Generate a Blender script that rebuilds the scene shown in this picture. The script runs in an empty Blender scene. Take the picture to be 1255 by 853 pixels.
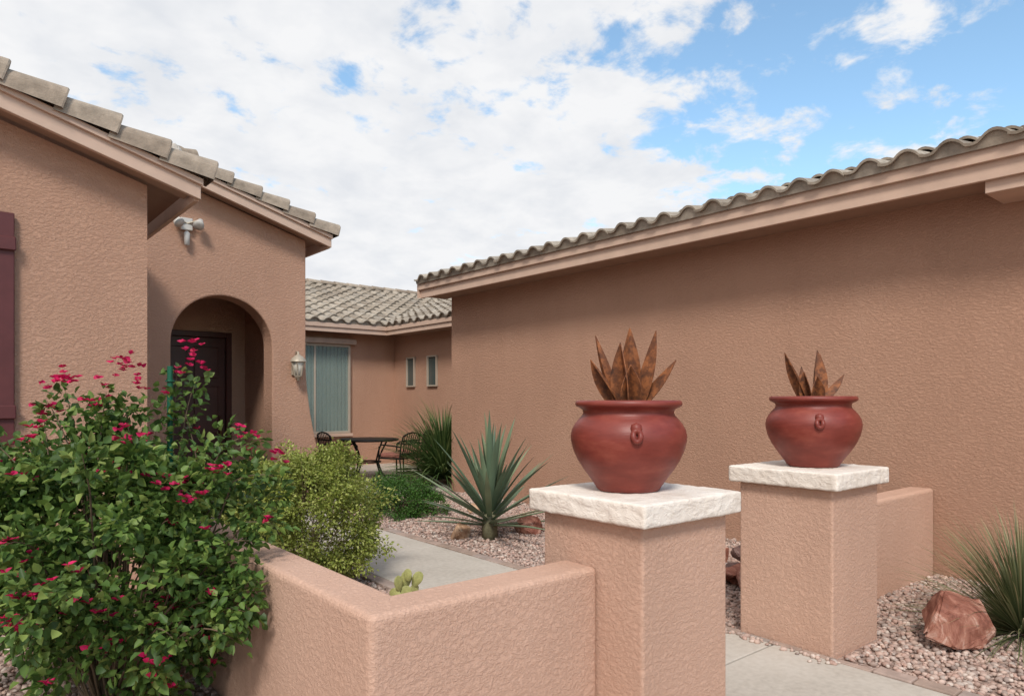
import bpy, bmesh, math, random
import numpy as np
from mathutils import Vector, Matrix, noise
random.seed(7); rng=np.random.default_rng(7)
S=bpy.context.scene
S.view_settings.view_transform='Standard'; S.view_settings.look='None'; S.view_settings.exposure=0; S.view_settings.gamma=1

# world axes: X = "v" (to the right-back), Y = "u" (to the left-back), Z up
# ------------------------------------------------------------------ materials
def newmat(name):
    m=bpy.data.materials.new(name); m.use_nodes=True
    nt=m.node_tree; b=nt.nodes['Principled BSDF']; return m,nt,b
def N(nt,t,**k):
    n=nt.nodes.new(t)
    for a,v in k.items(): setattr(n,a,v)
    return n
def coords(nt,scale=(1,1,1)):
    tc=N(nt,'ShaderNodeTexCoord'); mp=N(nt,'ShaderNodeMapping'); mp.inputs['Scale'].default_value=scale
    nt.links.new(tc.outputs['Object'],mp.inputs['Vector']); return mp.outputs['Vector']
def noisen(nt,vec,scale,detail=4,rough=.55,dist=0):
    n=N(nt,'ShaderNodeTexNoise'); n.inputs['Scale'].default_value=scale; n.inputs['Detail'].default_value=detail
    n.inputs['Roughness'].default_value=rough; n.inputs['Distortion'].default_value=dist
    if vec is not None: nt.links.new(vec,n.inputs['Vector'])
    return n.outputs['Fac']
def ramp(nt,fac,stops):
    r=N(nt,'ShaderNodeValToRGB'); e=r.color_ramp.elements
    while len(e)<len(stops): e.new(.5)
    for i,(p,c) in enumerate(stops):
        e[i].position=p; e[i].color=(*c,1) if len(c)==3 else c
    nt.links.new(fac,r.inputs['Fac']); return r.outputs['Color']
def bump(nt,b,h,strength,dist):
    n=N(nt,'ShaderNodeBump'); n.inputs['Strength'].default_value=strength; n.inputs['Distance'].default_value=dist
    nt.links.new(h,n.inputs['Height']); nt.links.new(n.outputs['Normal'],b.inputs['Normal'])
def math_(nt,op,a,b=None,c=None):
    n=N(nt,'ShaderNodeMath',operation=op)
    for i,x in enumerate((a,b,c)):
        if x is None: continue
        if isinstance(x,(int,float)): n.inputs[i].default_value=x
        else: nt.links.new(x,n.inputs[i])
    return n.outputs[0]
def sstep(nt,x,a,b):
    m=N(nt,'ShaderNodeMapRange',interpolation_type='SMOOTHSTEP'); nt.links.new(x,m.inputs[0]); m.inputs[1].default_value=a; m.inputs[2].default_value=b; return m.outputs[0]
def mul(c,k): return tuple(x*k for x in c)
def simple(name,col,rough=.7,var=.15,nscale=6,bs=0,bd=.01,bscale=40,metal=0,spec=.3):
    m,nt,b=newmat(name); v=coords(nt)
    f=noisen(nt,v,nscale,4)
    nt.links.new(ramp(nt,f,[(.3,mul(col,1-var)),(.7,mul(col,1+var))]),b.inputs['Base Color'])
    b.inputs['Roughness'].default_value=rough; b.inputs['Metallic'].default_value=metal
    b.inputs['Specular IOR Level'].default_value=spec
    if bs: bump(nt,b,noisen(nt,v,bscale,3),bs,bd)
    return m
def stucco(name,col,aniso=(1,1,2.4),k=1.0,sc=16,dist=.012):
    m,nt,b=newmat(name); v0=coords(nt); v=coords(nt,aniso)
    a=noisen(nt,v,sc,5,.74,.2)
    st=noisen(nt,coords(nt,(1.3,1.3,.45)),.9,4,.62)
    mix=math_(nt,'MULTIPLY_ADD',a,.25,math_(nt,'MULTIPLY',st,.75))
    nt.links.new(ramp(nt,mix,[(.36,mul(col,.93)),(.5,col),(.64,(col[0]*1.05,col[1]*1.07,col[2]*1.08))]),b.inputs['Base Color'])
    b.inputs['Roughness'].default_value=.92; b.inputs['Specular IOR Level'].default_value=.12
    plat=sstep(nt,a,.40,.62)
    h=math_(nt,'MULTIPLY_ADD',a,1.4,plat)
    bump(nt,b,h,k,dist); return m
WALL=(.485,.285,.198)
M_st=stucco('stucco',WALL,(1,1,2.1),.68,27,.0066)
M_st2=stucco('stucco_low_wall',(.595,.378,.282),(1,1,1.2),.62,42,.0042)
M_stf=stucco('stucco_facade',WALL,(1,1,1.6),.66,29,.006)
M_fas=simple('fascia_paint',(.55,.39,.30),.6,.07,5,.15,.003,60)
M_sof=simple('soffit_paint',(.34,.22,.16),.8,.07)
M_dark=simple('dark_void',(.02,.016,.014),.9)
def islandmat(name,stops,rough=.8,bs=.3,bscale=50,bd=.005,trans=0,spec=.3,mott=.25,nsc=9):
    m,nt,b=newmat(name); g=N(nt,'ShaderNodeNewGeometry'); v=coords(nt)
    c=ramp(nt,g.outputs['Random Per Island'],stops)
    f=noisen(nt,v,nsc,4 if not trans else 1,.65)
    mx=N(nt,'ShaderNodeMix',data_type='RGBA',blend_type='MULTIPLY'); mx.inputs[0].default_value=1
    nt.links.new(c,mx.inputs[6]); nt.links.new(ramp(nt,f,[(.3,(1-mott,)*3),(.7,(1+mott*.6,)*3)]),mx.inputs[7])
    nt.links.new(mx.outputs[2],b.inputs['Base Color'])
    b.inputs['Roughness'].default_value=rough; b.inputs['Specular IOR Level'].default_value=spec
    if bs: bump(nt,b,noisen(nt,v,bscale,3),bs,bd)
    if trans:
        t=N(nt,'ShaderNodeBsdfTranslucent'); nt.links.new(mx.outputs[2],t.inputs['Color'])
        s=N(nt,'ShaderNodeMixShader'); s.inputs[0].default_value=trans
        nt.links.new(b.outputs[0],s.inputs[1]); nt.links.new(t.outputs[0],s.inputs[2])
        nt.links.new(s.outputs[0],nt.nodes['Material Output'].inputs['Surface'])
    return m
M_tile=islandmat('roof_tile',[(0,(.25,.205,.16)),(.35,(.33,.275,.215)),(.7,(.39,.335,.27)),(1,(.29,.25,.205))],.85,.4,60,.006,0,.3,.32)
M_rtile=islandmat('rake_tile',[(0,(.29,.225,.17)),(.5,(.35,.28,.215)),(1,(.40,.325,.255))],.85,.5,45,.008,0,.3,.32)
M_peb=islandmat('gravel_stones',[(0,(.42,.27,.22)),(.2,(.55,.40,.33)),(.4,(.36,.27,.23)),(.6,(.50,.33,.27)),(.78,(.62,.52,.45)),(.9,(.25,.18,.155)),(1,(.5,.42,.37))],.85,0,150,.003)
M_paver=islandmat('pavers',[(0,(.34,.25,.2)),(.5,(.42,.31,.26)),(1,(.33,.28,.25))],.85,.3,80,.003)
# ------------------------------------------------------------------ mesh helpers
def link(o,parent=None):
    S.collection.objects.link(o)
    if parent: o.parent=parent
    return o
def empty(name,loc=(0,0,0)):
    e=bpy.data.objects.new(name,None); e.location=loc; e.empty_display_size=.2; S.collection.objects.link(e); return e
def mesh(name,v,f,mat,parent=None,smooth=False,bevel=0,seg=2,loc=(0,0,0)):
    me=bpy.data.meshes.new(name); me.from_pydata([tuple(map(float,p)) for p in v] if not isinstance(v,np.ndarray) else v.tolist(),[],f if not isinstance(f,np.ndarray) else f.tolist())
    me.update()
    for m in (mat if isinstance(mat,(list,tuple)) else [mat]): me.materials.append(m)
    if smooth: me.polygons.foreach_set('use_smooth',[True]*len(me.polygons))
    o=bpy.data.objects.new(name,me); o.location=loc; link(o,parent)
    if bevel:
        b=o.modifiers.new('b','BEVEL'); b.width=bevel; b.segments=seg; b.limit_method='ANGLE'; b.angle_limit=math.radians(40)
    return o
BF=[(0,3,2,1),(4,5,6,7),(0,1,5,4),(1,2,6,5),(2,3,7,6),(3,0,4,7)]
def boxv(x0,x1,y0,y1,z0,z1): return [(x0,y0,z0),(x1,y0,z0),(x1,y1,z0),(x0,y1,z0),(x0,y0,z1),(x1,y0,z1),(x1,y1,z1),(x0,y1,z1)]
def box(name,x0,x1,y0,y1,z0,z1,mat,parent=None,bevel=0,seg=2):
    return mesh(name,boxv(x0,x1,y0,y1,z0,z1),BF,mat,parent,False,bevel,seg)
def boxes(name,L,mat,parent=None,bevel=0,seg=1):
    v=[];f=[]
    for b in L:
        o=len(v); v+=boxv(*b); f+=[tuple(i+o for i in q) for q in BF]
    return mesh(name,v,f,mat,parent,False,bevel,seg)
def prism_y(name,pts,y0,y1,mat,parent=None,bevel=0):
    n=len(pts); v=[(x,y0,z) for x,z in pts]+[(x,y1,z) for x,z in pts]
    f=[tuple(range(n)),tuple(range(2*n-1,n-1,-1))]+[(i,(i+1)%n+0,(i+1)%n+n,i+n)[::-1] for i in range(n)]
    return mesh(name,v,f,mat,parent,False,bevel)
def rev(name,prof,mat,parent=None,n=48,loc=(0,0,0)):
    v=[];f=[]
    for r,z in prof:
        for i in range(n):
            a=2*math.pi*i/n; v.append((r*math.cos(a),r*math.sin(a),z))
    for j in range(len(prof)-1):
        for i in range(n):
            f.append((j*n+i,j*n+(i+1)%n,(j+1)*n+(i+1)%n,(j+1)*n+i))
    return mesh(name,v,f,mat,parent,True,loc=loc)
def tubes(name,lines,r,mat,parent=None,loc=(0,0,0),res=3,taper=False):
    c=bpy.data.curves.new(name,'CURVE'); c.dimensions='3D'; c.bevel_depth=r; c.bevel_resolution=res; c.use_fill_caps=True
    for L in lines:
        s=c.splines.new('POLY'); s.points.add(len(L)-1)
        for i,p in enumerate(L):
            s.points[i].co=(*p,1)
            if taper: s.points[i].radius=1-.75*i/(len(L)-1)
    c.materials.append(mat); o=bpy.data.objects.new(name,c); o.location=loc; return link(o,parent)
def circ(cx,cy,z,r,n=24): return [(cx+r*math.cos(2*math.pi*i/n),cy+r*math.sin(2*math.pi*i/n),z) for i in range(n+1)]
def rock(name,loc,size,mat,seed,parent=None,rough=.10,npts=15):
    r=random.Random(seed*13+5); bm=bmesh.new()
    for i in range(npts):
        d=Vector((r.gauss(0,1),r.gauss(0,1),r.gauss(0,1))).normalized()*r.uniform(.85,1.12); bm.verts.new(d)
    bmesh.ops.convex_hull(bm,input=bm.verts[:])
    for v in [v for v in bm.verts if not v.link_faces]: bm.verts.remove(v)
    bmesh.ops.triangulate(bm,faces=bm.faces[:])
    bmesh.ops.bevel(bm,geom=bm.edges[:],offset=.05,segments=2,affect='EDGES')
    bmesh.ops.triangulate(bm,faces=bm.faces[:])
    for _ in range(2): bmesh.ops.subdivide_edges(bm,edges=[e for e in bm.edges if e.calc_length()>.12],cuts=1,use_grid_fill=True)
    bmesh.ops.triangulate(bm,faces=bm.faces[:])
    off=Vector((seed*3.1,seed*1.7,seed))
    for v in bm.verts:
        p=v.co; q=p*(1+rough*noise.noise(p*2.2+off)+.35*rough*noise.noise(p*7+off))
        v.co=Vector((q.x*size[0],q.y*size[1],q.z*size[2]))
    me=bpy.data.meshes.new(name); bm.to_mesh(me); bm.free(); me.materials.append(mat)
    o=bpy.data.objects.new(name,me); o.location=loc; return link(o,parent)

# ------------------------------------------------------------------ roof tiles
def tile_roof(name,O,A,U,length,depth,parent,per=.3,course=.37,amp=.058):
    O=Vector(O);A=Vector(A).normalized();U=Vector(U).normalized();Nn=A.cross(U)
    if Nn.z<0: Nn=-Nn
    v=[];f=[];ns=12
    nc=int(depth/course); nt=int(length/per)
    hh=lambda ph: amp*math.sin(math.pi*ph/.62)**.8 if ph<.62 else -.014*math.sin(math.pi*min(1,(ph-.62)/.38))
    for c in range(nc):
        for t in range(nt):
            base=len(v); j=random.uniform(-.005,.008); ja=random.uniform(-.005,.005); js=random.uniform(-.012,.012)
            s0=c*course+js; s1=s0+course+.05
            for (s,lift) in ((s0,.045+j),(s1,.004+j)):
                for k in range(ns+1):
                    ph=k/ns; a=t*per+ph*(per+.012)+ja
                    p=O+A*a+U*s+Nn*(hh(ph)+lift); v.append(p)
            for k in range(ns+1):
                p=Vector(v[base+k])-Nn*.022; v.append(p)
            for k in range(ns+1):
                p=Vector(v[base+ns+1+k])-Nn*.02; v.append(p)
            m=ns+1
            for k in range(ns):
                f.append((base+k,base+k+1,base+m+k+1,base+m+k))
                f.append((base+2*m+k,base+2*m+k+1,base+k+1,base+k))
                f.append((base+2*m+k,base+3*m+k,base+3*m+k+1,base+2*m+k+1))
            for k in (0,ns): f.append((base+k,base+m+k,base+3*m+k,base+2*m+k))
            if c==0: # bird stop closing the wave at the eave
                b2=len(v)
                for k in range(ns+1):
                    ph=k/ns; a=t*per+ph*per
                    v.append(O+A*a+U*.03+Nn*(hh(ph)+.024)); v.append(O+A*a+U*.03-Nn*.03)
                for k in range(ns): f.append((b2+2*k,b2+2*k+1,b2+2*k+3,b2+2*k+2))
    return mesh(name,v,f,M_tile,parent)
def rake_tiles(name,P0,P1,parent,step=.37,w=.15,h=.13):
    P0=Vector(P0);P1=Vector(P1);D=(P1-P0);L=D.length;D.normalize();W=Vector((0,1,0));H=W.cross(D)
    if H.z<0:H=-H
    n=int(L/step)+1; v=[];f=[]
    for i in range(n):
        s0=i*step; j=random.uniform(-.007,.007); jw=random.uniform(-.008,.008)
        prof=[]
        for k in range(17):
            a=math.pi*k/16; prof.append((-math.cos(a)*w*.5,max(0,math.sin(a))**.85*h*.62+h*.32))
        prof=[(-w*.5-.004,-.02)]+prof+[(w*.5+.004,-.02)]
        b=len(v)
        for s,sc,lf in ((s0-.022,1.16,.034+j),(s0-.01,1.19,.038+j),(s0+step+.03,.92,-.006+j)):
            for (x,y) in prof: v.append(P0+D*s+W*(x*sc+jw)+H*(y*sc+lf))
        m=len(prof)
        for r in range(2):
            for k in range(m-1): f.append((b+r*m+k,b+r*m+k+1,b+(r+1)*m+k+1,b+(r+1)*m+k))
        f.append(tuple(b+k for k in range(m)))
    return mesh(name,v,f,M_rtile,parent,False)

# =================================================================== HOUSE
house=empty('stucco_house')
SL=.30
def lz(x): return 3.17+SL*(1.69-x)
PK=-3.2
prism_y('left_wing_gable_wall',[(-7.5,0),(1.35,0),(1.35,lz(1.35)),(PK,lz(PK)),(-7.5,lz(PK)-SL*(PK+7.5)*1)],6.35,6.6,M_stf,house)
box('left_wing_side_wall',1.1,1.349,6.6,9.1,0,3.22,M_stf,house)
def rake_board(name,x0,x1,zf,y0,th,hgt,mat,lift=0):
    z0,z1=zf(x0)+lift,zf(x1)+lift
    v=[(x0,y0,z0),(x1,y0,z1),(x1,y0,z1+hgt),(x0,y0,z0+hgt)]
    v+=[(a,y0+th,c) for a,b,c in v]
    return mesh(name,v,[(0,1,2,3),(7,6,5,4),(0,4,5,1),(1,5,6,2),(2,6,7,3),(3,7,4,0)],mat,house,False,.004,1)
rake_board('left_rake_fascia',1.703,PK,lz,6.10,.045,.13,M_fas)
rake_board('left_rake_trim',1.715,PK,lz,6.07,.028,.055,M_fas,.115)
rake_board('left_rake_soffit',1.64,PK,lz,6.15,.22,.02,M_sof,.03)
def slab(name,x0,z0,x1,z1,y0,y1,th,mat):
    v=[(x0,y0,z0),(x1,y0,z1),(x1,y1,z1),(x0,y1,z0)]; v+=[(a,b,c+th) for a,b,c in v]
    return mesh(name,v,[(0,3,2,1),(4,5,6,7),(0,1,5,4),(1,2,6,5),(2,3,7,6),(3,0,4,7)],mat,house)
slab('left_roof_deck',1.66,lz(1.66)+.1,PK,lz(PK)+.1,6.15,9.05,.05,M_sof)
slab('left_roof_deck_back',-7.6,lz(PK)-SL*4.4+.1,PK,lz(PK)+.1,6.15,9.05,.05,M_sof)
box('left_eave_fascia',1.66,1.70,6.147,9.05,3.16,3.30,M_fas,house,.004)
u_=Vector((-1,0,SL)).normalized()
tile_roof('left_roof_tiles',(1.74,6.2,lz(1.74)+.15),(0,1,0),u_,2.8,4.8,house)
rake_tiles('left_rake_tiles',(1.76,6.14,lz(1.76)+.17),(PK,6.14,lz(PK)+.17),house,.37,.20,.155)
M_shut=simple('shutter_paint',(.105,.03,.03),.5,.1,8,.2,.003,90)
sh=[]
for i in range(3): sh.append((.085+i*.124,.085+i*.124+.118,6.30,6.335,1.17,2.88))
boxes('shutter_boards',sh,M_shut,house,.005)
boxes('shutter_battens',[(.08,.46,6.272,6.30,2.60,2.70),(.08,.46,6.272,6.30,1.36,1.46)],M_shut,house,.006)
M_frame=simple('window_frame_paint',(.42,.35,.28),.5,.05)
M_glass,nt,b=newmat('window_glass'); b.inputs['Base Color'].default_value=(.06,.08,.075,1); b.inputs['Roughness'].default_value=.05; b.inputs['Specular IOR Level'].default_value=.8
bump(nt,b,noisen(nt,coords(nt),1.5,2),.02,.02)
box('left_window_glass',-1.1,.02,6.33,6.345,1.2,2.85,M_glass,house)
boxes('left_window_frame',[(-1.14,-1.08,6.31,6.349,1.16,2.9),(-.02,.04,6.31,6.349,1.16,2.9),(-1.08,-.02,6.312,6.349,1.16,1.22),(-1.08,-.02,6.312,6.349,2.84,2.9),(-.57,-.53,6.32,6.348,1.22,2.84)],M_frame,house,.004)

EX=4.15; EP=2.2
def ez(x): return 3.58+SL*(EX-x) if x>=EP else 3.58+SL*(EX-EP)-SL*(EP-x)
pts=[(1.3,0),(1.3,ez(1.3)+.02),(EP,ez(EP)+.02),(3.9,ez(3.9)+.02)]
for i in range(13):
    t=i/12; z=2.0*(1-t); pts.append((3.9+.42*t**1.7,z))
pts+=[(3.433,0)]
ac,ar=2.813,.62
for i in range(29):
    a=math.pi*i/28; pts.append((ac+ar*math.cos(a),2.2+ar*math.sin(a)))
pts+=[(ac-ar,0)]
prism_y('entry_gable_wall',pts[::-1],9.1,9.42,M_stf,house,.018)
box('entry_side_wall',3.62,3.895,9.42,14.3,0,3.6,M_stf,house)
box('entry_left_wall',1.7,1.9,9.42,10.8,0,3.6,M_stf,house)
box('entry_back_wall_header',1.9,3.62,10.7,10.9,2.5,3.6,M_stf,house)
box('entry_back_wall_right',3.42,3.62,10.7,10.9,0,2.5,M_stf,house)
box('entry_back_wall_left',1.9,2.28,10.7,10.9,0,2.5,M_stf,house)
box('entry_ceiling',1.9,3.62,9.42,10.9,3.0,3.1,M_stf,house)
M_door=simple('front_door_wood',(.07,.018,.012),.4,.2,5,.2,.002,30,spec=.4)
boxes('front_door',[(2.36,3.34,10.75,10.79,.02,2.42)],M_door,house,.004)
P=[]
for x0,x1 in ((2.46,2.80),(2.90,3.24)):
    for z0,z1 in ((.2,.85),(1.0,1.7),(1.82,2.28)): P.append((x0,x1,10.73,10.752,z0,z1))
boxes('front_door_panels',P,M_door,house,.014,2)
boxes('front_door_frame',[(2.28,2.36,10.68,10.8,0,2.5),(3.34,3.42,10.68,10.8,0,2.5),(2.36,3.34,10.68,10.8,2.42,2.5)],M_door,house,.006)
M_brass=simple('door_hardware',(.35,.26,.14),.3,.1,metal=1)
tubes('door_handle',[[(3.26,10.73,.95),(3.26,10.68,.98),(3.26,10.68,1.2),(3.26,10.73,1.25)]],.014,M_brass,house)
rake_board('entry_rake_fascia',EX+.013,EP,ez,8.86,.045,.13,M_fas)
rake_board('entry_rake_trim',EX+.02,EP,ez,8.83,.028,.055,M_fas,.115)
rake_board('entry_rake_soffit',EX-.05,EP,ez,8.905,.21,.02,M_sof,.03)
rake_board('entry_rake_fascia_left',EP,1.0,ez,8.86,.045,.13,M_fas)
slab('entry_roof_deck',EX-.03,ez(EX-.03)+.1,EP,ez(EP)+.1,8.91,15,.05,M_sof)
slab('entry_roof_deck_left',.3,ez(.3)+.1,EP,ez(EP)+.1,8.91,15,.05,M_sof)
box('entry_eave_fascia',EX-.03,EX+.01,8.907,14.4,3.57,3.72,M_fas,house,.004)
tile_roof('entry_roof_tiles',(EX+.05,8.95,ez(EX+.05)+.15),(0,1,0),u_,6,1.9,house)
rake_tiles('entry_rake_tiles',(EX+.06,8.90,ez(EX+.06)+.17),(EP+.05,8.90,ez(EP+.05)+.17),house,.37,.18,.14)
rake_tiles('entry_rake_tiles_left',(1.0,8.90,ez(1.0)+.17),(EP-.05,8.90,ez(EP-.05)+.17),house,.37,.18,.14)
v=[];f=[]
for i in range(14):
    y0=8.80+i*.4; b=len(v)
    for y,r in ((y0,.125),(y0+.43,.105)):
        for k in range(13):
            a=math.pi*k/12; v.append((EP+r*math.cos(a),y,ez(EP)+.22+r*math.sin(a)*.9))
    f.append(tuple(range(b,b+13)))
    for k in range(12): f.append((b+k,b+k+1,b+13+k+1,b+13+k))
mesh('ridge_caps',v,f,M_rtile,house)
M_mortar=simple('ridge_mortar',(.5,.45,.40),.9,.15,12,.6,.01,40)
rock('ridge_end_mortar',(EP,8.84,ez(EP)+.27),(.12,.09,.10),M_mortar,3,house,.1,30)

# ---- rear wing
RX=8.29; RY=14.3
box('rear_wall',3.9,RX+.2,RY,RY+.25,0,3.1,M_st,house)
box('courtyard_side_wall',RX,RX+.25,9.45,RY,0,3.1,M_st,house)
e0=2.95
box('rear_eave_fascia',3.9,7.86,13.83,13.87,e0,e0+.17,M_fas,house,.004)
box('rear_eave_trim',3.9,7.83,13.80,13.829,e0+.10,e0+.19,M_fas,house,.004)
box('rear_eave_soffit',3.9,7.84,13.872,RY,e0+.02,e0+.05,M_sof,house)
box('side_eave_fascia',7.82,7.858,9.4,13.828,e0-.001,e0+.168,M_fas,house,.004)
box('side_eave_trim',7.79,7.818,9.4,13.80,e0+.099,e0+.188,M_fas,house,.004)
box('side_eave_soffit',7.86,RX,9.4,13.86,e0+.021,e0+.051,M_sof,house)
mR=.34
tile_roof('rear_roof_tiles',(3.9,13.78,e0+.2),(1,0,0),(0,1,mR),9,4.95,house)
tile_roof('wing_roof_tiles',(7.77,9.6,e0+.2),(0,1,0),(1,0,mR),7.5,4.6,house)
v=[];f=[];yr=13.78+4.95*math.cos(math.atan(mR))-.1; zr=e0+.2+(yr-13.78)*mR+.04
for i in range(22):
    x0=3.9+i*.4; b=len(v)
    for x,r in ((x0,.12),(x0+.43,.10)):
        for k in range(13):
            a=math.pi*k/12; v.append((x,yr+r*math.cos(a),zr+r*math.sin(a)*.9))
    f.append(tuple(range(b,b+13)))
    for k in range(12): f.append((b+k,b+k+1,b+13+k+1,b+13+k))
mesh('rear_ridge_caps',v,f,M_rtile,house)
mesh('rear_roof_back',[(3.9,yr,zr-.03),(12.5,yr,zr-.03),(12.5,yr+5,zr-1.7),(3.9,yr+5,zr-1.7)],[(0,1,2,3)],M_tile,house)
mesh('wing_roof_back',[(12.2,9.5,e0+.2+4.4*mR),(12.2,17,e0+.2+4.4*mR),(16.5,17,e0+.2),(16.5,9.5,e0+.2)],[(0,1,2,3)],M_tile,house)
M_blind=simple('vertical_blinds',(.27,.29,.25),.6,.1,3)
M_glass2,nt,b=newmat('pane_glass'); b.inputs['Base Color'].default_value=(.35,.45,.41,1); b.inputs['Roughness'].default_value=.04; b.inputs['Alpha'].default_value=.3
bump(nt,b,noisen(nt,coords(nt),1.5,2),.02,.02)
W0,W1,Z0,Z1=5.5,7.13,.76,2.72
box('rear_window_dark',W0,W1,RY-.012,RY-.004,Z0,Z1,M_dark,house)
x=W0+.03
v=[];f=[]
while x<W1-.05:
    b=len(v); a=random.uniform(-.008,.008); v+=[(x,RY-.056,Z0+.02),(x+.080+a,RY-.018,Z0+.02),(x+.080+a,RY-.018,Z1-.02),(x,RY-.056,Z1-.02)]; f.append((b,b+1,b+2,b+3)); x+=.088
mesh('rear_window_blinds',v,f,M_blind,house)
box('rear_window_pane',W0+.04,W1-.04,RY-.066,RY-.062,Z0+.04,Z1-.04,M_glass2,house)
boxes('rear_window_frame',[(W0,W0+.05,RY-.09,RY-.001,Z0,Z1),(W1-.05,W1,RY-.09,RY-.001,Z0,Z1),(W0+.05,W1-.05,RY-.088,RY-.002,Z0,Z0+.05),(W0+.05,W1-.05,RY-.088,RY-.002,Z1-.05,Z1),(6.28,6.32,RY-.085,RY-.055,Z0+.05,Z1-.05)],M_frame,house,.004)
box('rear_window_shade_roll',W0-.05,W1+.12,RY-.16,RY-.03,Z1+.005,Z1+.13,simple('shade_roll',(.45,.33,.26),.6),house,.02)
box('rear_window_sill',W0-.05,W1+.05,RY-.12,RY-.001,Z0-.07,Z0-.003,M_fas,house,.01)
for y0,y1 in ((13.38,13.66),(12.48,12.80)):
    box('small_window_glass',RX-.012,RX-.004,y0,y1,1.82,2.43,M_glass,house)
    boxes('small_window_frame',[(RX-.05,RX-.001,y0-.03,y0,1.79,2.46),(RX-.05,RX-.001,y1,y1+.03,1.79,2.46),(RX-.048,RX-.002,y0,y1,1.79,1.82),(RX-.048,RX-.002,y0,y1,2.43,2.46)],M_frame,house,.003)
# ---- garage wing
GX=6.56; gz=3.15
box('garage_wall',GX,GX+.25,-6,9.45,0,3.3,M_st,house)
box('garage_end_wall',GX+.25,RX,9.2,9.449,0,3.3,M_st,house)
box('garage_fascia_lower',6.075,6.115,-6,9.64,gz,gz+.15,M_fas,house,.004)
box('garage_fascia_upper',6.035,6.0745,-6,9.68,gz+.13,gz+.25,M_fas,house,.004)
box('garage_soffit',6.116,GX,-6,9.64,gz+.03,gz+.06,M_sof,house)
gm=.27
mesh('garage_end_fascia',[(6.04,9.64,gz),(8.9,9.64,gz+.75),(8.9,9.64,gz+1.0),(6.04,9.64,gz+.24),(6.04,9.68,gz),(8.9,9.68,gz+.75),(8.9,9.68,gz+1.0),(6.04,9.68,gz+.24)],[(0,1,2,3),(7,6,5,4),(0,4,5,1),(1,5,6,2),(2,6,7,3),(3,7,4,0)],M_fas,house)
tile_roof('garage_roof_tiles',(5.97,-5.95,gz+.245),(0,1,0),(1,0,gm),15.65,6,house)
mesh('garage_roof_deck',[(6.06,-6,gz+.235),(12,-6,gz+.235+5.94*gm),(12,9.66,gz+.235+5.94*gm),(6.06,9.66,gz+.235)],[(0,1,2,3)],M_sof,house)
box('garage_corbel',6.117,6.56,1.0,1.75,gz-.09,gz+.028,M_fas,house,.005)

# ---- wall lantern & flood light
M_lan=simple('lantern_metal',(.42,.36,.28),.5,.15,20,metal=.2)
M_fro=simple('frosted_glass',(.62,.58,.5),.3,.05)
lan=empty('wall_lantern',(3.74,9.1,1.95))
rev('glass_body',[(0.001,-.13),(.045,-.13),(.085,.06),(.08,.065)],M_fro,lan,6)
rev('roof_cap',[(.11,.06),(.105,.075),(.06,.13),(.03,.15),(.012,.16),(.02,.18),(.001,.2)],M_lan,lan,12)
rev('base_finial',[(.05,-.125),(.05,-.14),(.02,-.16),(.018,-.19),(.001,-.2)],M_lan,lan,12)
tubes('cage',[[(.046*math.cos(a),.046*math.sin(a),-.13),(.088*math.cos(a),.088*math.sin(a),.065)] for a in [i*math.pi/3 for i in range(6)]],.009,M_lan,lan)
tubes('bracket',[[(0,.115,0),(0,.08,-.16),(0,.0,-.18)],[(0,.12,.1),(0,.06,.2),(0,0,.19)]],.01,M_lan,lan)
for o in lan.children: o.location=(0,-.12,0)
box('backplate',-.05,.05,-.025,-.002,-.12,.12,M_lan,lan,.008)
fl=empty('flood_light',(2.36,9.1,3.62))
M_wh=simple('flood_white',(.55,.52,.48),.4,.05)
box('junction_box',-.07,.07,-.06,-.002,-.05,.10,M_wh,fl,.01)
for sx in (-1,1):
    o=rev('lamp_head',[(.001,.07),(.03,.065),(.04,.03),(.062,-.05),(.064,-.06),(.001,-.05)],M_wh,fl,20); o.location=(sx*.13,-.12,.04); o.rotation_euler=(-.7,sx*.5,0)
tubes('arms',[[(0,-.05,.03),(.06,-.08,.05),(.13,-.11,.08)],[(0,-.05,.03),(-.06,-.08,.05),(-.13,-.11,.08)]],.011,M_lan,fl)
rev('motion_sensor',[(.001,-.24),(.03,-.23),(.036,-.09),(.02,-.07),(.001,-.06)],M_wh,fl,16).location=(0,-.06,0)

# =================================================================== LOW WALLS & PILLARS
low=empty('low_courtyard_wall')
LZ=.775
v2=[(1.115,2.08),(2.218,2.08),(2.218,2.285),(1.32,2.285),(1.32,6.1),(1.115,6.1)]
n=6; v=[(x,y,-.1) for x,y in v2]+[(x,y,LZ) for x,y in v2]
f=[tuple(range(n))[::-1],tuple(range(n,2*n))]+[(i,(i+1)%n,(i+1)%n+n,i+n) for i in range(n)]
mesh('wall_body',v,f,M_st2,low,False,.028,4)
low2=empty('low_garden_wall')
mesh('wall_body',boxv(4.57,6.558,2.25,2.45,-.1,.745),BF,M_st2,low2,False,.028,4)
M_cap,nt,b=newmat('cap_stone'); vv=coords(nt)
nt.links.new(ramp(nt,noisen(nt,vv,7,5,.65),[(.3,(.68,.59,.505)),(.5,(.77,.69,.61)),(.8,(.81,.75,.68))]),b.inputs['Base Color'])
b.inputs['Roughness'].default_value=.9
h=math_(nt,'MULTIPLY_ADD',noisen(nt,vv,80,3),.35,sstep(nt,noisen(nt,coords(nt,(1,1,1.6)),16,4,.6,.4),.38,.66)); bump(nt,b,h,.5,.006)
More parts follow.
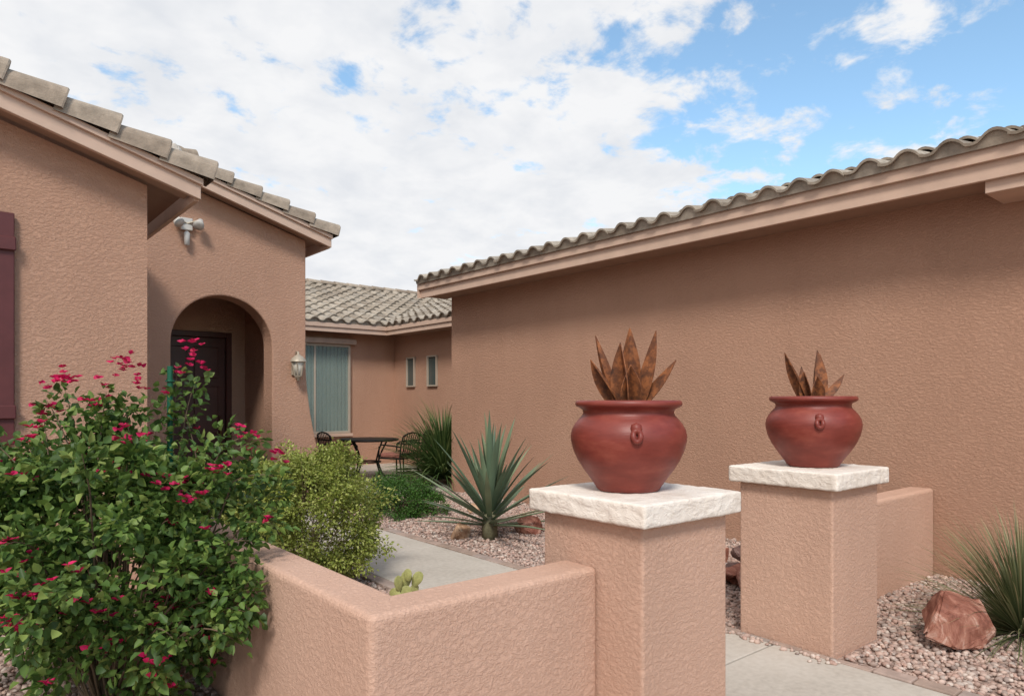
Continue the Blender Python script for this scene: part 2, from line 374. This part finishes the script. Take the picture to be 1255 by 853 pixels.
def pillar(name,x0,y0,w=.6,capz=.98):
    p=empty(name)
    mesh('shaft',boxv(x0,x0+w,y0,y0+w,-.1,capz),BF,M_st2,p,False,.014,3)
    W=w+.10; T=.10; nx=60; nz=10; V={};vs=[];fs=[]
    def vid(i,j,k):
        key=(i,j,k)
        if key in V: return V[key]
        X=i/nx*W-W/2;Y=j/nx*W-W/2;Z=k/nz*T
        r=.010; c=Vector((max(-W/2+r,min(W/2-r,X)),max(-W/2+r,min(W/2-r,Y)),max(r,min(T-r,Z))))
        d=Vector((X,Y,Z))-c
        q=c+d.normalized()*r if d.length>1e-6 else Vector((X,Y,Z))
        nn=(d.normalized() if d.length>1e-6 else Vector((0,0,1)))
        P=q+Vector((x0,y0,0))
        q=q+nn*(.003*noise.noise(P*6)+.0028*noise.noise(P*28))
        V[key]=len(vs); vs.append((q.x+x0+w/2,q.y+y0+w/2,q.z+capz)); return V[key]
    for i in range(nx):
        for j in range(nx):
            fs.append((vid(i,j,nz),vid(i+1,j,nz),vid(i+1,j+1,nz),vid(i,j+1,nz)))
            fs.append((vid(i,j,0),vid(i,j+1,0),vid(i+1,j+1,0),vid(i+1,j,0)))
    for i in range(nx):
        for k in range(nz):
            fs.append((vid(i,0,k),vid(i+1,0,k),vid(i+1,0,k+1),vid(i,0,k+1)))
            fs.append((vid(i,nx,k),vid(i,nx,k+1),vid(i+1,nx,k+1),vid(i+1,nx,k)))
            fs.append((vid(0,i,k),vid(0,i,k+1),vid(0,i+1,k+1),vid(0,i+1,k)))
            fs.append((vid(nx,i,k),vid(nx,i+1,k),vid(nx,i+1,k+1),vid(nx,i,k+1)))
    mesh('cap',vs,fs,M_cap,p,True)
    return p
pillar('gate_pillar',2.22,1.835)
pillar('gate_pillar',3.964,1.885)

# =================================================================== URNS
M_urn,nt,b=newmat('terracotta_glaze'); vv=coords(nt)
nt.links.new(ramp(nt,noisen(nt,coords(nt,(1,1,3)),6,6,.6),[(.3,(.155,.026,.018)),(.55,(.215,.040,.028)),(.75,(.28,.068,.046))]),b.inputs['Base Color'])
nt.links.new(math_(nt,'MULTIPLY_ADD',noisen(nt,vv,14,5),.25,.33),b.inputs['Roughness']); b.inputs['Specular IOR Level'].default_value=.4
bump(nt,b,noisen(nt,coords(nt,(1,1,6)),14,4),.15,.006)
M_rust,nt,b=newmat('rusted_metal'); vv=coords(nt)
nt.links.new(ramp(nt,noisen(nt,vv,20,6,.7),[(.3,(.045,.018,.010)),(.48,(.15,.05,.018)),(.62,(.32,.11,.035)),(.78,(.15,.055,.025))]),b.inputs['Base Color'])
b.inputs['Roughness'].default_value=.7; b.inputs['Metallic'].default_value=.1; bump(nt,b,noisen(nt,vv,70,4),.3,.003)
M_soil=simple('potting_soil',(.06,.04,.03),.95,.3,30,.8,.01,60)
def urn(name,loc,sc,lugang,leaves,seed,ls=1.3):
    e=empty(name,loc)
    prof=[(.001,0),(.138,0),(.146,.006),(.152,.018),(.178,.055),(.208,.095),(.236,.14),(.256,.185),(.266,.225),(.268,.252),(.262,.28),(.247,.308),(.229,.33),(.214,.346),(.209,.36),(.213,.373),(.230,.383),(.243,.389),(.247,.399),(.244,.411),(.234,.416),(.222,.413),(.21,.40),(.2,.37),(.2,.34)]
    rev('pot_body',[(r*sc,z*sc) for r,z in prof],M_urn,e,72)
    rev('soil',[(.001,.375*sc),(.1*sc,.372*sc),(.203*sc,.365*sc)],M_soil,e,32)
    for a in (lugang,lugang+math.pi):
        ca,sa=math.cos(a),math.sin(a); T=Vector((-sa,ca,0)); R=Vector((ca,sa,0))
        L=[]
        for i in range(17):
            t=2*math.pi*i/16
            z=.262+.024*math.cos(t); w=.016*math.sin(t)
            L.append(R*((.260 if z>.27 else .268)*sc+.008)+T*w*sc+Vector((0,0,z*sc)))
        tubes('lug_ring',[L],.0125*sc,M_urn,e)
        o=rev('lug_knob',[(.001,-.03),(.020,-.022),(.026,0),(.022,.018),(.001,.028)],M_urn,e,16); o.location=R*(.254*sc)+Vector((0,0,.292*sc))
    v=[];f=[]
    for (ang,lean,L,w,tw) in leaves:
        L*=ls; w*=1.2
        b=len(v); ns=14
        R=Vector((math.cos(ang),math.sin(ang),0)); T=Vector((-math.sin(ang+tw),math.cos(ang+tw),0))
        for i in range(ns+1):
            t=i/ns; ww=w*(.6+1.15*t-.9*t*t)*(1-t**2.4)/.85 if t<1 else 0
            c=R*(.03+lean*(t**1.2)*L)+Vector((0,0,.365*sc+L*t*(1-.12*lean)))
            fold=.55*ww
            v+= [c-T*ww*.5+R*fold*.9,c-T*ww*.25+R*fold*.35,c-R*fold*.25,c+T*ww*.25+R*fold*.35,c+T*ww*.5+R*fold*.9]
        for i in range(ns):
            for k in range(4): f.append((b+i*5+k,b+i*5+k+1,b+(i+1)*5+k+1,b+(i+1)*5+k))
    o=mesh('metal_agave_leaves',v,f,M_rust,e,False); s=o.modifiers.new('s','SOLIDIFY'); s.thickness=.004
    return e
CR=math.atan2(-.6394,.7689); CF=math.atan2(.7689,.6394)
def az(side,fwd):
    v=Vector((math.cos(CR)*side+math.cos(CF)*fwd,math.sin(CR)*side+math.sin(CF)*fwd)); return math.atan2(v.y,v.x)
lv1=[(az(-1,-.25),.62,.20,.062,0.5),(az(-1,.3),.34,.29,.062,.3),(az(-.4,-.5),.14,.25,.075,0),(az(.15,.5),.08,.31,.085,0),(az(.7,-.2),.26,.30,.08,.2),(az(1,.3),.42,.22,.06,-.3),(az(1,-.3),.74,.20,.066,.4),(az(1,-.1),.95,.07,.05,0),(az(0,-1),.22,.17,.08,0),(az(.3,1),.3,.22,.06,0)]
lv2=[(az(-1,-.1),.46,.245,.06,0.4),(az(-.6,-.4),.3,.15,.06,.3),(az(0.3,.2),.06,.245,.085,0),(az(.5,.3),.14,.23,.07,0),(az(1,.1),.85,.15,.06,.3),(az(0,-1),.2,.13,.07,0),(az(-.3,1),.3,.18,.06,0)]
urn('terracotta_urn',(2.49,2.145,1.082),1.0,az(-.03,-1),lv1,1,1.28)
urn('terracotta_urn',(4.285,2.165,1.082),1.06,az(-.28,-1),lv2,2,1.42)

# =================================================================== GROUND
M_gr,nt,b=newmat('gravel_ground'); vv=coords(nt)
vo=N(nt,'ShaderNodeTexVoronoi'); vo.inputs['Scale'].default_value=38; nt.links.new(vv,vo.inputs['Vector'])
sep=N(nt,'ShaderNodeSeparateColor'); nt.links.new(vo.outputs['Color'],sep.inputs[0])
nt.links.new(ramp(nt,sep.outputs[0],[(0,(.24,.16,.13)),(.4,(.38,.27,.22)),(.7,(.33,.24,.2)),(1,(.45,.35,.3))]),b.inputs['Base Color'])
b.inputs['Roughness'].default_value=.95; bump(nt,b,math_(nt,'SUBTRACT',1,vo.outputs['Distance']),.8,.02)
mesh('ground',[(-400,-400,0),(400,-400,0),(400,400,0),(-400,400,0)],[(0,1,2,3)],M_gr)
M_con,nt,b=newmat('concrete'); vv=coords(nt)
mx=math_(nt,'MULTIPLY_ADD',noisen(nt,vv,1.3,6,.65),.6,math_(nt,'MULTIPLY',noisen(nt,vv,30,4),.4))
nt.links.new(ramp(nt,mx,[(.3,(.37,.325,.275)),(.5,(.48,.43,.37)),(.7,(.55,.50,.44))]),b.inputs['Base Color']); b.inputs['Roughness'].default_value=.85
bump(nt,b,noisen(nt,coords(nt,(1,6,1)),40,4),.2,.004)
path=empty('concrete_path')
sl=[];y=-2.66
while y<9.0:
    y1=min(y+1.22,9.05); sl.append((2.86,3.90,y,y1-.012,-.05,.026)); y=y1
boxes('slabs',sl,M_con,path,.006,2)
pat=empty('patio_slab')
ps=[]
for i in range(4):
    for j in range(4):
        ps.append((4.32+i*.99,4.32+i*.99+.98,9.45+j*1.22,9.45+j*1.22+1.208,-.05,.024))
ps.append((2.0,4.30,9.06,9.095,-.05,.025)); ps.append((1.92,3.6,9.43,10.66,-.05,.03)); ps.append((3.91,4.31,9.43,10.6,-.05,.0245))
boxes('slabs',ps,M_con,pat,.006,2)
pv=[]
y=-2.0
while y<9.0:
    j=random.uniform(-.004,.004)
    if not (1.85<y+.2 and y<2.5): pv.append((3.912+j,4.012+j,y,y+.195,-.05,.03+j))
    else: pv.append((3.905,3.958,y,y+.195,-.05,.03+j))
    if y>2.55: pv.append((2.748+j,2.85+j,y,y+.195,-.05,.03+j))
    y+=.203
pe=empty('paver_edging'); boxes('bricks',pv,M_paver,pe,.008,2)
def icos():
    t=(1+5**.5)/2
    v=np.array([(-1,t,0),(1,t,0),(-1,-t,0),(1,-t,0),(0,-1,t),(0,1,t),(0,-1,-t),(0,1,-t),(t,0,-1),(t,0,1),(-t,0,-1),(-t,0,1)],float); v/=np.linalg.norm(v[0])
    f=np.array([(0,11,5),(0,5,1),(0,1,7),(0,7,10),(0,10,11),(1,5,9),(5,11,4),(11,10,2),(10,7,6),(7,1,8),(3,9,4),(3,4,2),(3,2,6),(3,6,8),(3,8,9),(4,9,5),(2,4,11),(6,2,10),(8,6,7),(9,8,1)])
    return v,f
def fastmesh(name,V,F,mat,parent=None,smooth=False):
    me=bpy.data.meshes.new(name); nv=len(V); nf,k=F.shape
    me.vertices.add(nv); me.vertices.foreach_set('co',V.astype(np.float32).ravel())
    me.loops.add(nf*k); me.loops.foreach_set('vertex_index',F.astype(np.int32).ravel())
    me.polygons.add(nf); me.polygons.foreach_set('loop_start',np.arange(0,nf*k,k,dtype=np.int32))
    try: me.polygons.foreach_set('loop_total',np.full(nf,k,dtype=np.int32))
    except Exception: pass
    if smooth: me.polygons.foreach_set('use_smooth',np.ones(nf,dtype=bool))
    me.update(calc_edges=True); me.materials.append(mat)
    o=bpy.data.objects.new(name,me); return link(o,parent)
def pebbles(P,r0,r1):
    bv,bf=icos(); n=len(P)
    r=rng.uniform(r0,r1,(n,1,1))*np.stack([rng.uniform(.8,1.4,n),rng.uniform(.7,1.1,n),rng.uniform(.55,.85,n)],1)[:,None,:]
    V=bv[None]*(1+rng.uniform(-.22,.22,(n,12,1)))*r
    a=rng.uniform(0,6.28,n); c,s=np.cos(a),np.sin(a)
    X=V[:,:,0]*c[:,None]-V[:,:,1]*s[:,None]; Y=V[:,:,0]*s[:,None]+V[:,:,1]*c[:,None]
    V=np.stack([X,Y,V[:,:,2]],2)+P[:,None,:]
    F=(bf[None]+(np.arange(n)*12)[:,None,None]).reshape(-1,3)
    return V.reshape(-1,3),F
regs=[(4.02,6.55,-.3,2.25,1500),(4.02,6.55,2.45,9.1,1150),(1.33,2.74,2.3,6.1,900),(-2.2,1.1,2.2,6.3,900),(1.1,2.74,6.1,9.0,300)]
PP=[]
for x0,x1,y0,y1,d in regs:
    n=int((x1-x0)*(y1-y0)*d)
    p=np.stack([rng.uniform(x0,x1,n),rng.uniform(y0,y1,n),rng.uniform(.002,.016,n)],1)
    ok=~((p[:,0]>3.93)&(p[:,0]<4.6)&(p[:,1]>1.85)&(p[:,1]<2.5)); PP.append(p[ok])
n=110; PP.append(np.stack([3.9-np.abs(rng.normal(0,.045,n)),rng.uniform(1.8,3.2,n),np.full(n,.032)],1))
PP=np.concatenate(PP)
V,F=pebbles(PP,.009,.022); fastmesh('gravel',V,F,M_peb)

# =================================================================== ROCKS
def rockmat(name,c1,c2,c3):
    m,nt,b=newmat(name); vv=coords(nt)
    f=noisen(nt,vv,4.5,7,.7,1.2)
    nt.links.new(ramp(nt,f,[(.32,mul(c1,.6)),(.45,c1),(.55,c2),(.66,c3)]),b.inputs['Base Color'])
    b.inputs['Roughness'].default_value=.75; bump(nt,b,noisen(nt,vv,18,6,.7),.6,.015); return m
M_r1=rockmat('red_rock',(.24,.085,.055),(.36,.16,.11),(.55,.38,.31))
M_r2=rockmat('tan_rock',(.38,.22,.13),(.52,.34,.22),(.6,.48,.36))
M_r3=rockmat('dark_rock',(.12,.07,.06),(.2,.11,.09),(.35,.25,.22))
rock('red_boulder',(4.78,1.52,.13),(.24,.2,.21),M_r1,5)
rock('tan_boulder',(4.36,6.15,.06),(.17,.15,.13),M_r2,2)
rock('red_boulder',(5.15,5.9,.07),(.19,.19,.17),M_r1,8)
rock('tan_boulder',(5.6,7.4,.05),(.2,.16,.12),M_r2,11)
rk=empty('rock_pile')
random.seed(4)
for i in range(26):
    s=random.uniform(.08,.17)
    rock('stone',(random.uniform(4.35,5.6),random.uniform(2.75,4.2),s*.45+random.uniform(0,.08)),(s*1.2,s,s*.8),random.choice([M_r1,M_r3,M_r3]),20+i,rk)

# =================================================================== PLANTS
def leafmat(name,stops,rough=.5,trans=.25,spec=.35): return islandmat(name,stops,rough,0,50,.005,trans,spec,.2,3)
def norm(a): return a/np.maximum(np.linalg.norm(a,axis=-1,keepdims=True),1e-9)
def leaves(name,P,Dr,L,Wd,mat,parent,upbias=.8):
    n=len(P); Dr=norm(Dr); up=np.array([0,0,1.0])*upbias+rng.normal(0,.5,(n,3))
    side=norm(np.cross(Dr,up)); nn=norm(np.cross(side,Dr))
    L=np.asarray(L).reshape(-1,1)*np.ones((n,1)); Wd=np.asarray(Wd).reshape(-1,1)*np.ones((n,1))
    cup=.25*Wd
    base=P; l1=P+Dr*L*.3-side*Wd*.5+nn*cup; l2=P+Dr*L*.68-side*Wd*.36+nn*cup*.7-nn*L*.05
    tip=P+Dr*L-nn*L*.14; r2=P+Dr*L*.68+side*Wd*.36+nn*cup*.7-nn*L*.05; r1=P+Dr*L*.3+side*Wd*.5+nn*cup
    V=np.stack([base,l1,l2,tip,r2,r1],1).reshape(-1,3)
    o=(np.arange(n)*6)[:,None]
    F=np.concatenate([o+np.array([[0,3,2,1]]),o+np.array([[0,5,4,3]])])
    return fastmesh(name,V,F,mat,parent)
def bush(name,C,R,nclump,nleaf,leafL,leafW,mat,barkmat,zmin=.03,lump=.25,reject=None,shell=.55,seed=1,twig=(.12,.26),spread=.05,extra=[],stemstep=2,sr=.006,up=.5):
    random.seed(seed); e=empty(name); C=Vector(C)
    P=[];Dd=[];st=[]
    items=[]
    k=0
    while k<nclump:
        d=Vector((random.gauss(0,1),random.gauss(0,1),random.gauss(.15,1))).normalized()
        rr=(shell+(1-shell)*random.random()**.6)*(1+lump*noise.noise(d*2.2+Vector((seed*5,0,0)))*2)
        c=Vector((C.x+d.x*R[0]*rr,C.y+d.y*R[1]*rr,C.z+d.z*R[2]*rr))
        if c.z<zmin: continue
        if reject and reject(c): continue
        items.append((c,(d+Vector((0,0,up))).normalized(),random.uniform(*twig),nleaf)); k+=1
    for (c,dd,L,nl) in extra: items.append((Vector(c),Vector(dd).normalized(),L,nl))
    for (c,dd,L,nl) in items:
        droop=random.uniform(.1,.5)
        pl=[c+dd*L*t-Vector((0,0,1))*droop*L*t*t for t in (0,.25,.5,.75,1)]
        base=Vector((C.x+(c.x-C.x)*.15,C.y+(c.y-C.y)*.15,0))
        mid=base.lerp(c,.5)+Vector((random.uniform(-.06,.06),random.uniform(-.06,.06),.08))
        st.append([base,base.lerp(mid,.5)+Vector((0,0,.05)),mid,mid.lerp(c,.5),*pl])
        for i in range(nl):
            t=random.random()**.8; a=c+dd*L*t-Vector((0,0,1))*droop*L*t*t
            off=Vector((random.gauss(0,1),random.gauss(0,1),random.gauss(0,1)))*spread*(1.1-.6*t)
            p=a+off
            if p.z<.015 or (reject and reject(p)): continue
            P.append(p); Dd.append(off.normalized()+dd*.5+Vector((random.uniform(-.4,.4),random.uniform(-.4,.4),-.25)))
    P=np.array([tuple(p) for p in P]); Dd=np.array([tuple(p) for p in Dd]); n=len(P)
    leaves('foliage',P,Dd,rng.uniform(leafL[0],leafL[1],n),rng.uniform(leafW[0],leafW[1],n),mat,e)
    nex=len(extra)
    main=st[:len(st)-nex] if nex else st
    tubes('stems',main[::stemstep]+(st[-nex:] if nex else []),sr,barkmat,e,res=1,taper=True)
    return e,items
M_bark=simple('bark',(.16,.11,.07),.9,.3,20)
M_bl=leafmat('bougainvillea_leaf',[(0,(.05,.095,.022)),(.4,(.09,.165,.035)),(.75,(.15,.24,.05)),(1,(.26,.33,.085))],.5,.3,.35)
M_bf=leafmat('bougainvillea_bract',[(0,(.50,.008,.08)),(.5,(.70,.015,.13)),(1,(.36,.01,.045))],.6,.3)
def rej(p): return (p[0]>1.07 and p[2]<.84 and p[1]>2.0 and p[0]<1.36) or p[0]>1.34 and p[2]<.75
def fromscr(x,y,Y):
    X=(x-627)/850*Y; z=1.5-(y-490)*Y/850
    return (.7689*X+.6394*Y,-.6394*X+.7689*Y,z)
ext=[]
for (x,y,Y,dx,up,L,nl) in [(222,540,3.7,.15,1,.48,60),(212,530,3.75,.05,1,.40,40),(160,550,3.6,-.1,1,.42,50),(140,530,3.6,.5,1,.32,40),(95,545,3.5,-.2,1,.32,40),(85,550,3.4,-.3,.8,.32,50),(255,570,3.6,.9,.6,.3,60),(285,590,3.4,1,.5,.22,60),(30,580,3.3,-.6,.7,.25,50),(300,640,3.2,1,.1,.14,70),(20,610,3.1,-1,.3,.2,60),(270,550,3.7,.6,.5,.24,30),(120,560,3.5,.1,1,.4,40),(60,570,3.4,-.1,1,.3,40),(180,560,3.6,.3,1,.36,50),(240,560,3.7,-.2,1,.3,50),
  (285,690,3.02,1,.2,.12,90),(290,720,2.95,.8,.1,.10,90),(275,745,2.92,.8,0,.10,90),(280,665,3.1,1,.3,.12,80),(250,770,2.9,.5,0,.12,80)]:
    ext.append((fromscr(x,y,Y),(.7689*dx,-.6394*dx,up),L,nl))
bg,items=bush('bougainvillea',(.66,3.86,.70),(.62,.88,.55),250,76,(.03,.056),(.024,.042),M_bl,M_bark,.2,.28,rej,.5,3,(.12,.26),.055,ext,4)
FP=[];FD=[]
cam0=Vector((0,0,1.5)); CC=Vector((.66,3.86,.7))
cand=[it for it in items[:250] if it[0].z>.28 and ((it[0]-CC).dot((cam0-CC).normalized())>.05 or it[0].z>1.0)]
random.seed(12)
fl_items=random.sample(cand,min(78,len(cand)))+items[250:266]+items[250:258]
for (c,dd,L,nl) in fl_items:
    cc=c+dd*L*random.uniform(.6,1.15)+(cam0-c).normalized()*.035
    if rej(cc): continue
    for q in range(random.choice([1,2,3,4,6,9])):
        p=cc+Vector((random.gauss(0,.032),random.gauss(0,.032),random.gauss(0,.022)))
        for a in range(3):
            an=a*2.09+random.random(); FP.append(tuple(p)); FD.append((math.cos(an)+dd.x*.6,math.sin(an)+dd.y*.6,.5))
FP=np.array(FP);FD=np.array(FD)
leaves('flowers',FP,FD,rng.uniform(.02,.033,len(FP)),rng.uniform(.018,.029,len(FP)),M_bf,bg)
M_stake=simple('green_stake_paint',(.01,.10,.055),.4,.1)
sp=fromscr(208,500,3.7)
stk=empty('garden_stake'); tubes('pole',[[(sp[0],sp[1],0),(sp[0],sp[1],1.68)]],.015,M_stake,stk)
tubes('ties',[circ(sp[0],sp[1],z,.021,12) for z in (1.2,1.4,1.6)],.004,M_stake,stk)
M_lg=leafmat('light_shrub_leaf',[(0,(.17,.21,.04)),(.4,(.28,.33,.06)),(.75,(.38,.42,.10)),(1,(.48,.49,.17))],.55,.3)
def rej2(p): return p[0]<1.36 and p[2]<.8
bush('light_green_shrub',(2.33,5.40,.56),(.50,.60,.50),330,90,(.02,.034),(.014,.022),M_lg,M_bark,.04,.18,rej2,.6,5,(.06,.14),.045,[],8,.004)
bush('light_green_shrub',(2.5,6.9,.42),(.35,.35,.38),90,80,(.02,.032),(.013,.02),M_lg,M_bark,.04,.2,rej2,.5,6,(.08,.18),.04,[],6,.004)
M_dg=leafmat('ground_cover_leaf',[(0,(.03,.08,.015)),(.5,(.065,.155,.025)),(1,(.11,.23,.045))],.5,.2)
bush('green_groundcover_shrub',(4.72,7.95,.16),(.54,.66,.30),230,80,(.016,.028),(.012,.018),M_dg,M_bark,.02,.15,None,.4,8,(.04,.08),.035,[],8)
bush('dark_green_shrub',(3.0,8.6,.3),(.3,.25,.3),60,60,(.02,.03),(.012,.02),M_dg,M_bark,.02,.2,lambda p:p[1]>9.05,.4,9,(.06,.12),.04,[],6)

def blades(name,C,n,L,w,mat,el=(10,88),droop=.25,stem=.0,fold=.25,shape='sword',r0=.03,seed=1,ns=8):
    r=np.random.default_rng(seed); V=[];F=[]
    e=empty(name,C)
    for i in range(n):
        a=r.uniform(0,2*math.pi) if shape=='grass' else i*2.39996+r.uniform(-.15,.15)
        t_=(i+.5)/n
        elev=math.radians(el[0]+(el[1]-el[0])*(t_**.8)+r.uniform(-5,5)) if shape=='sword' else math.radians(r.uniform(*el))
        ln=r.uniform(L[0],L[1]); ww=r.uniform(w[0],w[1]); dr=droop*r.uniform(.3,1.3)
        R=np.array([math.cos(a),math.sin(a),0]); T=np.array([-math.sin(a),math.cos(a),0]); b=len(V)
        z0=stem*(.4+.6*t_)
        for k in range(ns+1):
            t=k/ns; el_=elev-dr*t*t*1.2
            if k==0: c=R*r0*math.cos(elev)+np.array([0,0,z0+r0*math.sin(elev)])
            else: c=c+(R*math.cos(el_)+np.array([0,0,math.sin(el_)]))*ln/ns
            if shape=='sword': wk=ww*(.75+.9*t-1.0*t*t)*(1-t**4) if k<ns else .001
            else: wk=ww*(1-t**2*.95)
            nn=-R*math.sin(el_)+np.array([0,0,math.cos(el_)])
            V+=[c-T*wk/2+nn*wk*fold,c,c+T*wk/2+nn*wk*fold]
        for k in range(ns):
            for q in (0,1): F.append((b+k*3+q,b+k*3+q+1,b+(k+1)*3+q+1,b+(k+1)*3+q))
    fastmesh('leaves',np.array(V),np.array(F),mat,e,True)
    return e
M_ag=leafmat('agave_leaf',[(0,(.09,.14,.085)),(.5,(.15,.21,.13)),(1,(.24,.29,.17))],.5,.08)
ag=blades('agave_plant',(4.61,5.92,0),62,(.74,1.10),(.06,.09),M_ag,(0,89),.10,.32,.24,'sword',.05,3)
rev('stem',[(.001,0),(.09,0),(.085,.15),(.07,.3),(.001,.34)],simple('agave_stem',(.16,.15,.09),.9,.3,20),ag,14)
M_yu=leafmat('yucca_leaf',[(0,(.07,.10,.04)),(.4,(.14,.17,.075)),(.8,(.25,.26,.12)),(1,(.42,.37,.22))],.5,.15)
blades('desert_spoon_plant',(5.33,1.32,.0),800,(.5,.84),(.007,.012),M_yu,(0,88),.4,.0,.2,'grass',.06,5)
M_yd=leafmat('yucca_leaf_green',[(0,(.04,.085,.025)),(.5,(.09,.155,.045)),(1,(.20,.26,.09))],.5,.15)
blades('spiky_yucca',(6.9,10.2,.0),1000,(.8,1.5),(.02,.03),M_yd,(8,88),.6,.15,.2,'grass',.08,6,7)
M_pp=simple('cactus_pad',(.36,.36,.13),.6,.25,20,.4,.004,120)
pp=empty('prickly_pear_cactus',(2.66,4.42,0))
for (x,y,z,ry,rz,s) in [(0,0,.06,0,.3,1),(.07,.01,.07,.4,.8,.9),(-.07,.02,.06,-.4,-.2,.9),(.02,.03,.17,.15,.5,.9),(.09,-.01,.17,.45,.2,.8),(-.06,.0,.16,-.25,.9,.8),(0,-.03,.22,-.05,0,.6)]:
    o=rev('pad',[(.001,-.07),(.025,-.055),(.042,-.015),(.046,.015),(.036,.05),(.018,.066),(.001,.07)],M_pp,pp,20); o.scale=(s*1.1,.28*s,s*1.1); o.location=(x,y,z); o.rotation_euler=(0,ry,rz-.7)

# =================================================================== PATIO FURNITURE
M_iron=simple('wrought_iron',(.018,.016,.015),.5,.1,metal=.3)
M_cush=simple('cushion_fabric',(.42,.17,.13),.9,.2,14,.2,.004,80)
tb=empty('patio_table',(6.35,11.9,.024))
rev('top',[(.001,.70),(.55,.70),(.565,.71),(.565,.73),(.55,.74),(.001,.74)],M_iron,tb,48)
L=[]
for i in range(4):
    a=i*math.pi/2+.4; c,s=math.cos(a),math.sin(a)
    L.append([(.42*c,.42*s,.7),(.3*c,.3*s,.5),(.22*c,.22*s,.3),(.3*c,.3*s,.12),(.42*c,.42*s,0)])
L.append(circ(0,0,.3,.22))
tubes('legs',L,.016,M_iron,tb)
def chair(loc,ang):
    e=empty('patio_chair',loc); e.rotation_euler=(0,0,ang)
    w=.25;L=[]
    for sx in (-1,1):
        L.append([(sx*w,.24,0),(sx*w,.25,.3),(sx*w,.24,.62),(sx*w,.18,.66),(sx*w*1.05,-.1,.65),(sx*w,-.24,.63)])
        L.append([(sx*w,-.3,0),(sx*w,-.24,.42),(sx*w,-.27,.66),(sx*w*.95,-.31,.82)])
        L.append([(sx*w,.24,.42),(sx*w,-.24,.42)])
        L.append([(sx*w,.24,.12),(sx*w,-.28,.12)])
    L.append([(-w,.24,.42),(w,.24,.42)]);L.append([(-w,-.24,.42),(w,-.24,.42)])
    L.append([(-w*.95,-.31,.82),(-w*.5,-.325,.87),(0,-.33,.885),(w*.5,-.325,.87),(w*.95,-.31,.82)])
    L.append([(-w,-.25,.5),(w,-.25,.5)]); L.append([(-w,-.285,.74),(w,-.285,.74)])
    tubes('frame',L,.014,M_iron,e)
    B=[]
    for i in range(7):
        x=-w+.5/8*(i+1); B.append([(x,-.245,.5),(x+.02,-.27,.62),(x,-.285,.74),(x,-.325,.865)])
    tubes('back_slats',B,.008,M_iron,e)
    box('seat_cushion',-w+.02,w-.02,-.22,.23,.43,.51,M_cush,e,.025,3)
    return e
chair((6.52,11.1,.024),.35)
chair((7.1,11.55,.024),1.3)
chair((5.78,12.0,.024),-1.5)

# =================================================================== CAMERA, SUN, SKY
cam=bpy.data.cameras.new('camera'); co=bpy.data.objects.new('camera',cam); link(co)
cam.sensor_width=36; cam.sensor_fit='HORIZONTAL'; cam.lens=850/1255*36; cam.shift_y=63.5/1255; cam.clip_start=.05; cam.clip_end=2000
co.location=(0,0,1.5); co.rotation_euler=(math.radians(90),0,-math.atan2(.6394,.7689))
S.camera=co
sd=Vector((-.60,-.62,.88)).normalized()
sl=bpy.data.lights.new('sun','SUN'); sl.energy=3.0; sl.angle=math.radians(14); sl.color=(1,.95,.88)
so=bpy.data.objects.new('sun',sl); link(so); so.rotation_euler=sd.to_track_quat('Z','Y').to_euler(); so.location=(0,0,20)
w=bpy.data.worlds.new('World'); S.world=w; w.use_nodes=True; nt=w.node_tree
bgn=nt.nodes['Background']; bgn.inputs['Strength'].default_value=.15
sky=N(nt,'ShaderNodeTexSky',sky_type='NISHITA'); sky.sun_disc=False; sky.sun_elevation=math.asin(sd.z); sky.sun_rotation=math.atan2(sd.x,sd.y)%(2*math.pi)
sky.dust_density=.5; sky.ozone_density=1.0
tc=N(nt,'ShaderNodeTexCoord'); sx=N(nt,'ShaderNodeSeparateXYZ'); nt.links.new(tc.outputs['Generated'],sx.inputs[0])
zz=math_(nt,'ADD',math_(nt,'MAXIMUM',sx.outputs[2],0),.22)
cb=N(nt,'ShaderNodeCombineXYZ'); nt.links.new(math_(nt,'DIVIDE',sx.outputs[0],zz),cb.inputs[0]); nt.links.new(math_(nt,'DIVIDE',sx.outputs[1],zz),cb.inputs[1])
n1=noisen(nt,cb.outputs[0],1.3,2,.55,.2); n2=noisen(nt,cb.outputs[0],6.5,6,.6,.2)
rd=math_(nt,'SUBTRACT',math_(nt,'MULTIPLY',sx.outputs[0],.7689),math_(nt,'MULTIPLY',sx.outputs[1],.6394))
mr=N(nt,'ShaderNodeMapRange',interpolation_type='SMOOTHSTEP'); nt.links.new(rd,mr.inputs[0]); mr.inputs[1].default_value=.04; mr.inputs[2].default_value=.36; mr.inputs[3].default_value=.125; mr.inputs[4].default_value=-.033
cov=math_(nt,'ADD',math_(nt,'MULTIPLY_ADD',n1,.32,math_(nt,'MULTIPLY',n2,.68)),mr.outputs[0])
m2=sstep(nt,cov,.455,.57)
n3=noisen(nt,cb.outputs[0],5,4,.6,.2)
cc=ramp(nt,n3,[(.3,(.81,.835,.88)),(.6,(.96,.965,.98))])
sc=N(nt,'ShaderNodeVectorMath',operation='SCALE'); nt.links.new(cc,sc.inputs[0]); sc.inputs['Scale'].default_value=6.4
sk=N(nt,'ShaderNodeVectorMath',operation='MULTIPLY'); nt.links.new(sky.outputs[0],sk.inputs[0]); sk.inputs[1].default_value=(1.5,1.65,1.55)
mx=N(nt,'ShaderNodeMix',data_type='RGBA'); nt.links.new(m2,mx.inputs[0]); nt.links.new(sk.outputs[0],mx.inputs[6]); nt.links.new(sc.outputs[0],mx.inputs[7])
nt.links.new(mx.outputs[2],bgn.inputs['Color'])
